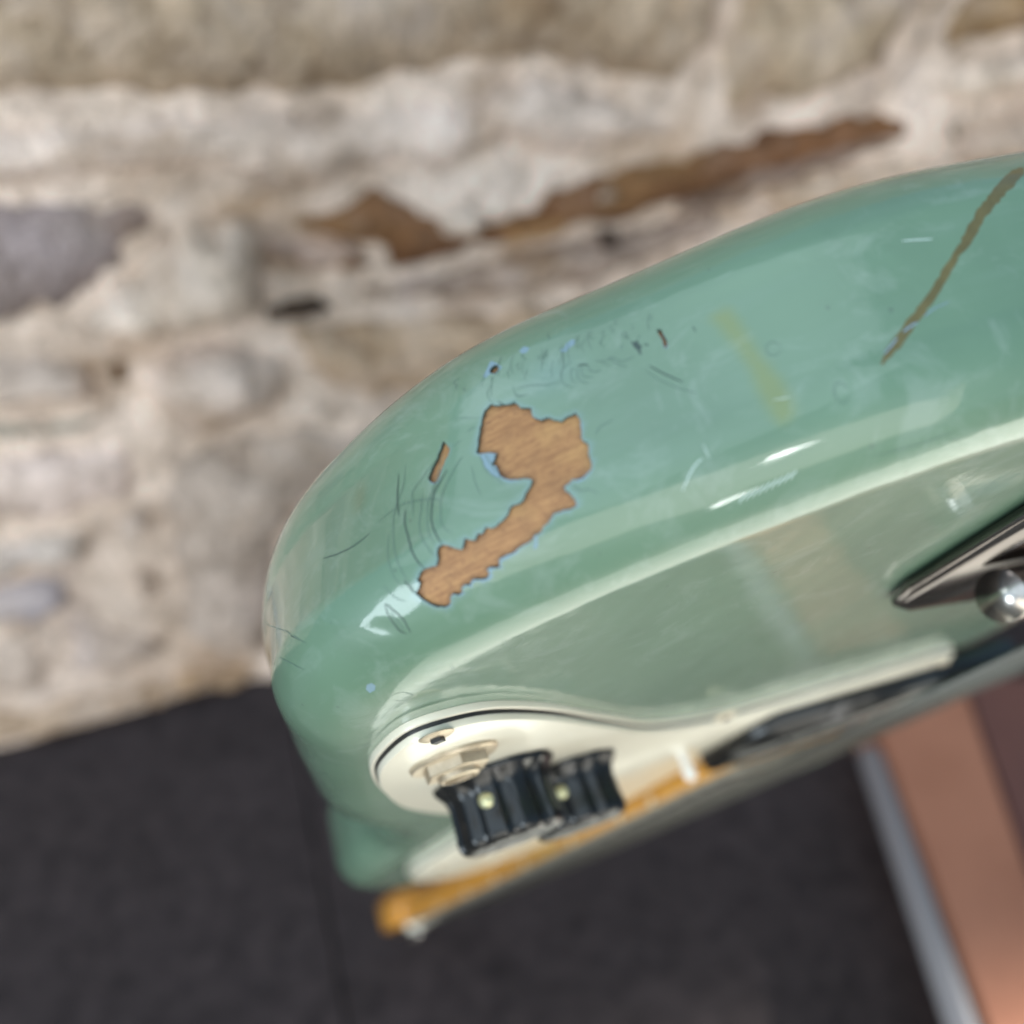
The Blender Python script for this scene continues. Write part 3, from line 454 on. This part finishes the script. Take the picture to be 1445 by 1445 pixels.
# dents: shallow relief in the lacquer, real depth
def dent(P, st, s0, t0, ls, lt, d, rot=0):
    c, s = math.cos(rot), math.sin(rot); a = (st[:, 0]-s0)*c+(st[:, 1]-t0)*s; b = -(st[:, 0]-s0)*s+(st[:, 1]-t0)*c
    return d*np.exp(-(a/ls)**2-(b/lt)**2)
nrm2 = NSIGN*snorm(V2[:, 0], V2[:, 1]); dz = np.zeros(len(V2))
for a in ((146.4, 9.3, 1.2, .5, -.22, .9), (116.2, 6.3, 2.2, .45, .05, 0), (139.5, 20.5, 3, 2, -.12, 0), (125, 27.5, 7, 1.2, -.10, 0), (105, 25, 9, 1.3, -.08, .05), (112, 15, 5, 1.5, -.05, .2), (92, 9, 4, .7, -.06, .1), (152.7, 4.6, .5, .5, -.12, 0)): dz += dent(P2, V2, *a)
P2 = P2+nrm2*dz[:, None]
allV = np.vstack([V1, P2]); n1 = len(V1)
allF = F1+[tuple(int(q)+n1 for q in t) for t in F2[keepf]]; mi = [0]*len(F1)+[int(x) for x in cls[keepf]]
UV = np.vstack([U1, V2])
# face and back sheets
loop = [i*len(tt)+0 for i in range(len(sl))]
def cap(tval, z):
    ss = np.concatenate([sl[:-1], np.append(gs, PA1)[:-1]+0]); ss = np.unique(np.mod(ss, LEN)); P = surf(ss, np.full(len(ss), tval))[:, :2]
    # drop points that fold over in tight hollows
    g = np.array([(a, b) for a in np.arange(-40, 470, 6.) for b in np.arange(-190, 160, 6.)]); g = g[inside(g, P)]; g = g[edist(g, P) > 3]
    cc = [Vector(p) for p in np.vstack([P, g])]; v, e, f, _, _, _ = delaunay_2d_cdt(cc, [(i, (i+1) % len(P)) for i in range(len(P))], [], 1, 1e-4)
    V = np.array([tuple(p) for p in v]); F = [tuple(t) for t in trin(V, f, P)]
    return np.column_stack([V, np.full(len(V), z)]), F
for tval, z in ((-2., 0.), (tt[-1], -T)):
    V3, F3 = cap(tval, z); n0 = len(allV); allV = np.vstack([allV, V3]); allF += [tuple(q+n0 for q in t) for t in F3]; mi += [0]*len(F3); UV = np.vstack([UV, V3[:, :2]])
mats_ = [M['paint'], M['primer'], M['rim'], M['drip']]
body = mesh('body', L3(sag(allV)), allF, mats_, GT, True, mi)
# attributes
def soft(poly, st, w_): d = edist(st, poly); ins = inside(st, poly); return np.clip(.5+np.where(ins, d, -d)/w_, 0, 1)
near = np.zeros(len(UV)); sm_ = near.copy(); pr_ = near.copy(); n2 = len(V2); sl2 = slice(n1, n1+n2)
near[sl2] = soft(STAIN, V2, 1.1)*.8; sm_[sl2] = soft(SMUDGE, V2, 1.0)
dch = np.minimum(edist(V2, chips[0]), edist(V2, chips[1])+.3)
wob = np.array([noise.noise(Vector((a*1.3, b*1.3, 0))) for a, b in V2])
pr_[sl2] = np.clip(1.15-dch/(.40+.25*wob), 0, 1)*.4
# the bluish rubbed patch above the chip
pr_[sl2] = np.maximum(pr_[sl2], .22*np.exp(-((V2[:, 0]-124.2)/2.6)**2-((V2[:, 1]-24.6)/1.9)**2))
ca = body.data.color_attributes.new('stain', 'FLOAT_COLOR', 'POINT')
ca.data.foreach_set('color', np.column_stack([near, sm_, pr_, np.ones(len(UV))]).astype(np.float32).ravel())
uvl = body.data.uv_layers.new(name='st'); li = np.empty(len(body.data.loops), int); body.data.loops.foreach_get('vertex_index', li)
uvl.data.foreach_set('uv', (UV[li]*.001).astype(np.float32).ravel())
bm = bmesh.new(); bm.from_mesh(body.data); bmesh.ops.remove_doubles(bm, verts=bm.verts, dist=2e-6); bmesh.ops.recalc_face_normals(bm, faces=bm.faces)
bm.to_mesh(body.data); bm.free()
# sanity: normals outwards
# bare wood lying 0.3 mm under the lacquer, with the broken lacquer edge round it
DEP = .42
for ci, P in enumerate(chips):
    lo, hi = P.min(0), P.max(0); g = np.array([(a, b) for a in np.arange(lo[0], hi[0], .45) for b in np.arange(lo[1], hi[1], .45)])
    g = g[inside(g, P)]; g = g[edist(g, P) > .12] if len(g) else g
    cc = [Vector(p) for p in (np.vstack([P, g]) if len(g) else P)]; v, e, f, _, _, _ = delaunay_2d_cdt(cc, [(i, (i+1) % len(P)) for i in range(len(P))], [], 1, 1e-6)
    V = np.array([tuple(p) for p in v]); F = [tuple(t) for t in trin(V, f, P)]
    dep = -DEP*np.ones(len(V))+np.array([noise.noise(Vector((a*2, b*2, 3)))*.03 for a, b in V])
    o = mesh('bare_wood', L3(off(V[:, 0], V[:, 1], dep)), F, M['wood'], body)
    o['label'] = ['large tan patch of bare wood where the lacquer has broken away', 'narrow tan sliver of bare wood beside the large patch', 'tiny bare wood speck near the back edge', 'small tan nick in the lacquer'][ci]
    dd_ = edist(V, P); dirt = np.clip(1-dd_/.45, 0, 1)*.9*np.clip([.5+1.1*noise.noise(Vector((a*1.1, b*1.1, 7))) for a, b in V], 0, 1)+.35*np.clip([noise.noise(Vector((a*.6, b*.6, 2))) for a, b in V], 0, 1)
    ca = o.data.color_attributes.new('dirt', 'FLOAT_COLOR', 'POINT'); ca.data.foreach_set('color', np.repeat(np.clip(dirt, 0, 1)[:, None], 4, 1).astype(np.float32).ravel())
    u = o.data.uv_layers.new(name='st'); li = np.empty(len(o.data.loops), int); o.data.loops.foreach_get('vertex_index', li)
    u.data.foreach_set('uv', (V[li]*.001).astype(np.float32).ravel()); fixn(o)
    nP = len(P); up = surf(P[:, 0], P[:, 1]); k_ = off(P[:, 0], P[:, 1], np.full(nP, -DEP-.05))
    mesh('lacquer_rim', L3(np.vstack([up, k_])), [(i, (i+1) % nP, nP+(i+1) % nP, nP+i) for i in range(nP)], M['rim'], body, False)
def ribbon(name, pts, wpx, m, lift=.028, dense=6):
    P = crom(pts, dense, False) if len(pts) > 2 else np.array([pts[0], ((np.array(pts[0])+pts[1])/2), pts[1]])
    keep = np.append(True, np.linalg.norm(np.diff(P, axis=0), axis=1) > 1e-4); P = P[keep]
    P = P+np.random.RandomState(int(abs(P.sum()*97)) % 9999).randn(*P.shape)*.018
    t = np.gradient(P, axis=0); t /= np.linalg.norm(t, axis=1)[:, None]+1e-9; n = np.column_stack([-t[:, 1], t[:, 0]])
    w = wpx*.076/2*np.interp(np.linspace(0, 1, len(P)), [0, .15, .5, .85, 1], [.25, .8, 1, .8, .2])[:, None]
    A_ = P+n*w; B_ = P-n*w; N = len(P); d = np.full(N, lift)
    return np.vstack([L3(off(A_[:, 0], A_[:, 1], d)), L3(off(B_[:, 0], B_[:, 1], d))]), [(i, i+1, N+i+1, N+i) for i in range(N-1)]
hv, hf = [], []
for pts_, w_ in CRACKS:
    V, F = ribbon('c', pts_, w_, None)
    if w_ >= 1.0: mesh('paint_crack', V, F, M['crack'] if w_ >= 1.5 else M['faint'], body)
    else: b0 = sum(len(q) for q in hv); hv.append(V); hf += [tuple(i+b0 for i in q) for q in F]
o = mesh('hairline_crazing', np.vstack(hv), hf, M['faint'], body); o['kind'] = 'stuff'
for pts_, w_ in WHITE: mesh('scuff', *ribbon('s', pts_, w_, None), M['scuff'], body)
for pts_, w_ in BLUE: mesh('primer_fleck', *ribbon('s', pts_, w_, None, .05), M['primer'], body)

# --- pickguard: three plies, each inset a little from the one below
PG = [(175,110),(163,119),(148,128.6),(131,136.2),(118,140.3),(109.5,141),(102.4,139.6),(100.2,134.8),(101.8,127.7),(110.6,115.6),(125,100.1),(142.4,80.4),(151.3,61.3),(153.1,44.9),(151.7,21.2),(150,-7.4),(156,-16),(172,-22),(190,-24),(197,-14),(197,0),(198,20),(204,28.5),(300,29),(318,34),(326,50),(318,66),(300,80),(280,90),(262,93.5),(240,92),(220,92),(200,96)]
PGC = crom(PG, 7)
def inset(P, d):
    t = np.roll(P, -1, 0)-np.roll(P, 1, 0); t /= np.linalg.norm(t, axis=1)[:, None]; n = np.column_stack([-t[:, 1], t[:, 0]])
    if inside(P+n*.3, P).mean() < .5: n = -n
    return P+n*d
def plate(name, P, z0, z1, m, parent, bev=.35):
    n = len(P); rings = [(P, z0), (P, z1-bev), (inset(P, bev*.3), z1-bev*.3), (inset(P, bev), z1)]
    V = np.vstack([np.column_stack([q, np.full(n, z)]) for q, z in rings]); F = []
    for r_ in range(3): F += [(r_*n+i, r_*n+(i+1) % n, (r_+1)*n+(i+1) % n, (r_+1)*n+i) for i in range(n)]
    cc = [Vector(p) for p in rings[-1][0]]; v, e, f, ov, _, _ = delaunay_2d_cdt(cc, [(i, (i+1) % n) for i in range(n)], [], 1, 1e-5)
    VV = np.array([tuple(p) for p in v]); b0 = len(V); V = np.vstack([V, np.column_stack([VV, np.full(len(VV), z1)])])
    F += [tuple(q+b0 for q in t) for t in trin(VV, f, rings[-1][0])]
    o = mesh(name, L3(V), F, m, parent); bm = bmesh.new(); bm.from_mesh(o.data); bmesh.ops.remove_doubles(bm, verts=bm.verts, dist=1e-6)
    bmesh.ops.recalc_face_normals(bm, faces=bm.faces); bm.to_mesh(o.data); bm.free(); return sharp(o, 30)
pg = plate('pickguard', PGC, .02, .95, M['cream'], GT, .25)
plate('black_ply', inset(PGC, .55), .951, 1.45, M['black_ply'], pg, .1)
plate('top_ply', inset(PGC, .75), 1.451, 2.4, M['cream'], pg, .45)

def lathe(name, prof_, m, parent, u, v, z=0, seg=48, flute=None, rot=0, smooth=True):
    V = []; F = []
    for pr_, pz in prof_:
        for i in range(seg):
            a = i*math.tau/seg; r_ = pr_*(flute(a, pz) if flute else 1); V.append((u+r_*math.cos(a+rot), v+r_*math.sin(a+rot), z+pz))
    n = len(prof_)
    for j in range(n-1): F += [(j*seg+i, j*seg+(i+1) % seg, (j+1)*seg+(i+1) % seg, (j+1)*seg+i) for i in range(seg)]
    F += [tuple(range(seg))[::-1], tuple((n-1)*seg+i for i in range(seg))]
    return sharp(fixn(mesh(name, L3(np.array(V)), F, m, parent, smooth)), 40)
# --- knobs
def flute(a, z):
    x = math.cos(a*10); return 1-.095*max(0, -x)**.6*(1 if z > 1.5 else .35)
kp = [(9.9, 0), (9.9, .5), (9.5, 1.0), (8.7, 2.0), (8.3, 3.5), (8.4, 7), (8.6, 8.6), (8.5, 9.6), (8.0, 10.4), (7.1, 10.8), (6.6, 10.85), (5.6, 10.6), (.3, 10.5)]
knobs = []
for i, (u, v) in enumerate(((136.7, 115.9), (152.5, 95.7))):
    kn = lathe('control_knob', kp, M['black'], GT, u, v, 2.6, 144, flute, rot=.25*i)
    kn['label'] = ['black fluted knob nearest the output jack', 'black fluted knob farther from the output jack'][i]
    # set screw on the flank that faces the edge
    a = math.atan2(.62, -.78); cx_, cy_ = u+math.cos(a)*8.45, v+math.sin(a)*8.45; V = []; F = []
    ax = np.array([math.cos(a), math.sin(a)]); sx = np.array([-ax[1], ax[0]])
    for d_ in (-.8, .35):
        for q in range(16): th = q*math.tau/16; V.append((cx_+ax[0]*d_+sx[0]*math.cos(th)*1.15, cy_+ax[1]*d_+sx[1]*math.cos(th)*1.15, 7.2+math.sin(th)*1.15))
    F = [(q, (q+1) % 16, 16+(q+1) % 16, 16+q) for q in range(16)]+[tuple(range(16, 32))]
    fixn(mesh('set_screw', L3(np.array(V)), F, M['set'], kn)); knobs.append(kn)
# --- output jack, screws, switch tip
jk = lathe('jack_washer', [(6.2, 0), (6.2, .4), (5.9, .7), (4.2, .7)], M['brass'], GT, 117.0, 129.2, 2.4)
hexn = lambda a, z: 1/math.cos(((a+.2) % (math.pi/3))-math.pi/6)
lathe('jack_nut', [(4.1, .7), (4.1, 2.0), (3.9, 2.2), (3.0, 2.2)], M['brass'], jk, 117.0, 129.2, 2.4, 96, hexn)
lathe('jack_barrel', [(2.9, .8), (2.9, 2.8), (2.6, 3.0), (2.2, 3.0), (2.2, 1)], M['brass'], jk, 117.0, 129.2, 2.4)
def screw(u, v):
    s_ = lathe('pickguard_screw', [(2.2, 0), (2.2, .1), (1.8, .3), (1.0, .42), (.8, .42), (.8, .3), (.1, .2)], M['brass'], GT, u, v, 2.35, 32)
    lathe('screw_slot', [(.95, .0), (.95, .55), (.1, .56)], M['black_ply'], s_, u, v, 2.7, 4)
for u, v in ((102.1, 136.3), (146, 62), (200, 84), (268, 84), (160, -16), (310, 50)): screw(u, v)
lathe('switch_tip', [(1.2, 0), (1.0, 2), (1.5, 3.5), (1.6, 4.6), (1.2, 5.6), (.4, 6)], M['tip'], GT, 184.3, 48.4, 2.4, 24)
# --- pickup, neck, strings, tailpiece
def prism(name, pts, z0, z1, m, parent, bev=.8):
    b = bmesh.new(); A_ = [b.verts.new(L3(np.array([x, y, z0]))) for x, y in pts]; B_ = [b.verts.new(L3(np.array([x, y, z1]))) for x, y in pts]; n = len(pts)
    b.faces.new(B_); b.faces.new(A_[::-1])
    for i in range(n): b.faces.new((A_[i], A_[(i+1) % n], B_[(i+1) % n], B_[i]))
    bmesh.ops.recalc_face_normals(b, faces=b.faces)
    if bev: bmesh.ops.bevel(b, geom=b.edges[:], offset=bev*MM, segments=3, affect='EDGES')
    return bmobj(name, b, m, parent, True)
for u0, u1 in ((160, 194),):
    pk = prism('pickup', [(u0, 38), (u1, 38), (u1, -45), (u0, -45)], .1, 7.2, M['black'], GT, 1.2)
    for i in range(6): lathe('pole_piece', [(1.8, 0), (1.8, .5), (1.5, .6)], M['steel'], pk, (u0+u1)/2, -25+10*i, 7.1, 20)
# neck: fingerboard slab on a rounded maple shaft, leaning back about 1 degree
NK = empty('neck', None, None, GT)
def zt(u): return 8.2-.0118*(u-198)
def hw(u): return 25-(u-198)*4/332
us = np.linspace(198, 532, 40)
V = []; F = []
for u in us:
    h_ = hw(u); ztop = zt(u)-1.2; dep_ = 15 if u > 330 else 5.4
    for a in np.linspace(0, math.pi, 13):
        V.append((u, h_*math.cos(a), ztop-dep_*(math.sin(a)**.8)*(1-.0)-(3.0 if 0 < a < math.pi else 0)))
n = 13
for i in range(len(us)-1): F += [(i*n+j, i*n+j+1, (i+1)*n+j+1, (i+1)*n+j) for j in range(n-1)]+[(i*n, (i+1)*n, (i+1)*n+n-1, i*n+n-1)]
F += [tuple(range(n)), tuple((len(us)-1)*n+j for j in range(n))[::-1]]
sharp(fixn(mesh('neck_shaft', L3(np.array(V)), F, M['maple'], NK)), 50)
V = []; F = []
for u in us:
    h_ = hw(u)
    for y, z in ((h_, zt(u)-1.2), (h_, zt(u)-.5), (h_*.9, zt(u)-.1), (h_*.5, zt(u)+.3), (0, zt(u)+.5), (-h_*.5, zt(u)+.3), (-h_*.9, zt(u)-.1), (-h_, zt(u)-.5), (-h_, zt(u)-1.2)): V.append((u, y, z))
n = 9
for i in range(len(us)-1): F += [(i*n+j, i*n+(j+1) % n, (i+1)*n+(j+1) % n, (i+1)*n+j) for j in range(n)]
F += [tuple(range(n)), tuple((len(us)-1)*n+j for j in range(n))[::-1]]
fb = sharp(fixn(mesh('fingerboard', L3(np.array(V)), F, M['board'], NK)), 50)
SC = 470.
for i in range(1, 21):
    u = 532-SC*(1-2**(-i/12))
    if u > 200: prism('fret', [(u-.9, hw(u)), (u+.9, hw(u)), (u+.9, -hw(u)), (u-.9, -hw(u))], zt(u)+.2, zt(u)+1.2, M['steel'], fb, .3)
for i in (3, 5, 7, 9, 12, 15, 17):
    u = 532-SC*(1-2**(-(i-.5)/12)); h_ = hw(u); V = [(u+1.7*math.cos(q*math.tau/14), h_+.12, zt(u)-2.4+1.7*math.sin(q*math.tau/14)) for q in range(14)]
    V += [(a, b-.5, c_) for a, b, c_ in V]; mesh('side_dot', L3(np.array(V)), [tuple(range(14))]+[(q, (q+1) % 14, 14+(q+1) % 14, 14+q) for q in range(14)], M['dot'], fb)
prism('nut', [(532, 21), (536, 21), (536, -21), (532, -21)], 2, 6.5, M['cream'], NK, .4)
HS = [(536, 20), (544, 23), (556, 25), (572, 24), (588, 20), (600, 12), (604, 4), (603, -8), (598, -18), (585, -24), (562, -26), (546, -24), (536, -20)]
hs = prism('headstock', [tuple(p) for p in crom(HS, 5)], -15, 1.5, M['maple'], NK, 1.5)
for i in range(6):
    u = 546+9*i; lathe('tuner_post', [(3, 0), (3, 7), (2.2, 8)], M['chrome'], hs, u, 12-i*2, 1, 24)
    b = prism('tuner_button', [(u-4, -30), (u+4, -30), (u+5, -38), (u-5, -38)], -7, -2, M['pink'] if i in (3, 4, 5) else M['chrome'], hs, 1.4)
def tube(name, P, r_, m, parent, seg=8):
    P = np.array(P, float); V = []; F = []; t = np.gradient(P, axis=0); t /= np.linalg.norm(t, axis=1)[:, None]
    for p, q in zip(P, t):
        a = np.cross(q, [0, 0, 1.]); a /= np.linalg.norm(a); b = np.cross(a, q)
        for i in range(seg): th = i*math.tau/seg; V.append(p+r_*(a*math.cos(th)+b*math.sin(th)))
    for j in range(len(P)-1): F += [(j*seg+i, j*seg+(i+1) % seg, (j+1)*seg+(i+1) % seg, (j+1)*seg+i) for i in range(seg)]
    F += [tuple(range(seg)), tuple((len(P)-1)*seg+i for i in range(seg))[::-1]]
    return fixn(mesh(name, L3(np.array(V)), F, m, parent))
for i in range(6):
    y0, y1 = -24+9.6*i, -17.5+7*i
    tube('string', [(62, y0, 11), (200, y0*.93+y1*.07, 11), (400, (y0+y1)/2, 8.6), (534, y1, 6.7), (548+9*i, y1*.8, 3.5)], .2+.07*i, M['steel'], GT)
tp = prism('tailpiece_plate', [tuple(p) for p in [(97.5, 60), (94, 66), (88, 69), (20, 70), (20, -62), (90, -62), (97, -58), (103, 30)]], .3, 2.6, M['chrome_dark'], GT, .7)
tube('string_bar', [(82, 60, 7), (82.05, 59.5, 7), (84, -50, 7)], 3.7, M['chrome'], tp, 28)
for y in (-25, 25): lathe('bridge_post', [(3, 0), (3, 9), (2, 10)], M['chrome'], GT, 62, y, .2, 24)
prism('bridge_bar', [(57, 32), (66, 32), (66, -32), (57, -32)], 5, 10.4, M['chrome'], GT, 1.0)
prism('pocket_shim', [(200, 24.5), (318, 24.5), (318, -24.5), (200, -24.5)], -.4, .6, M['maple'], NK, 0)
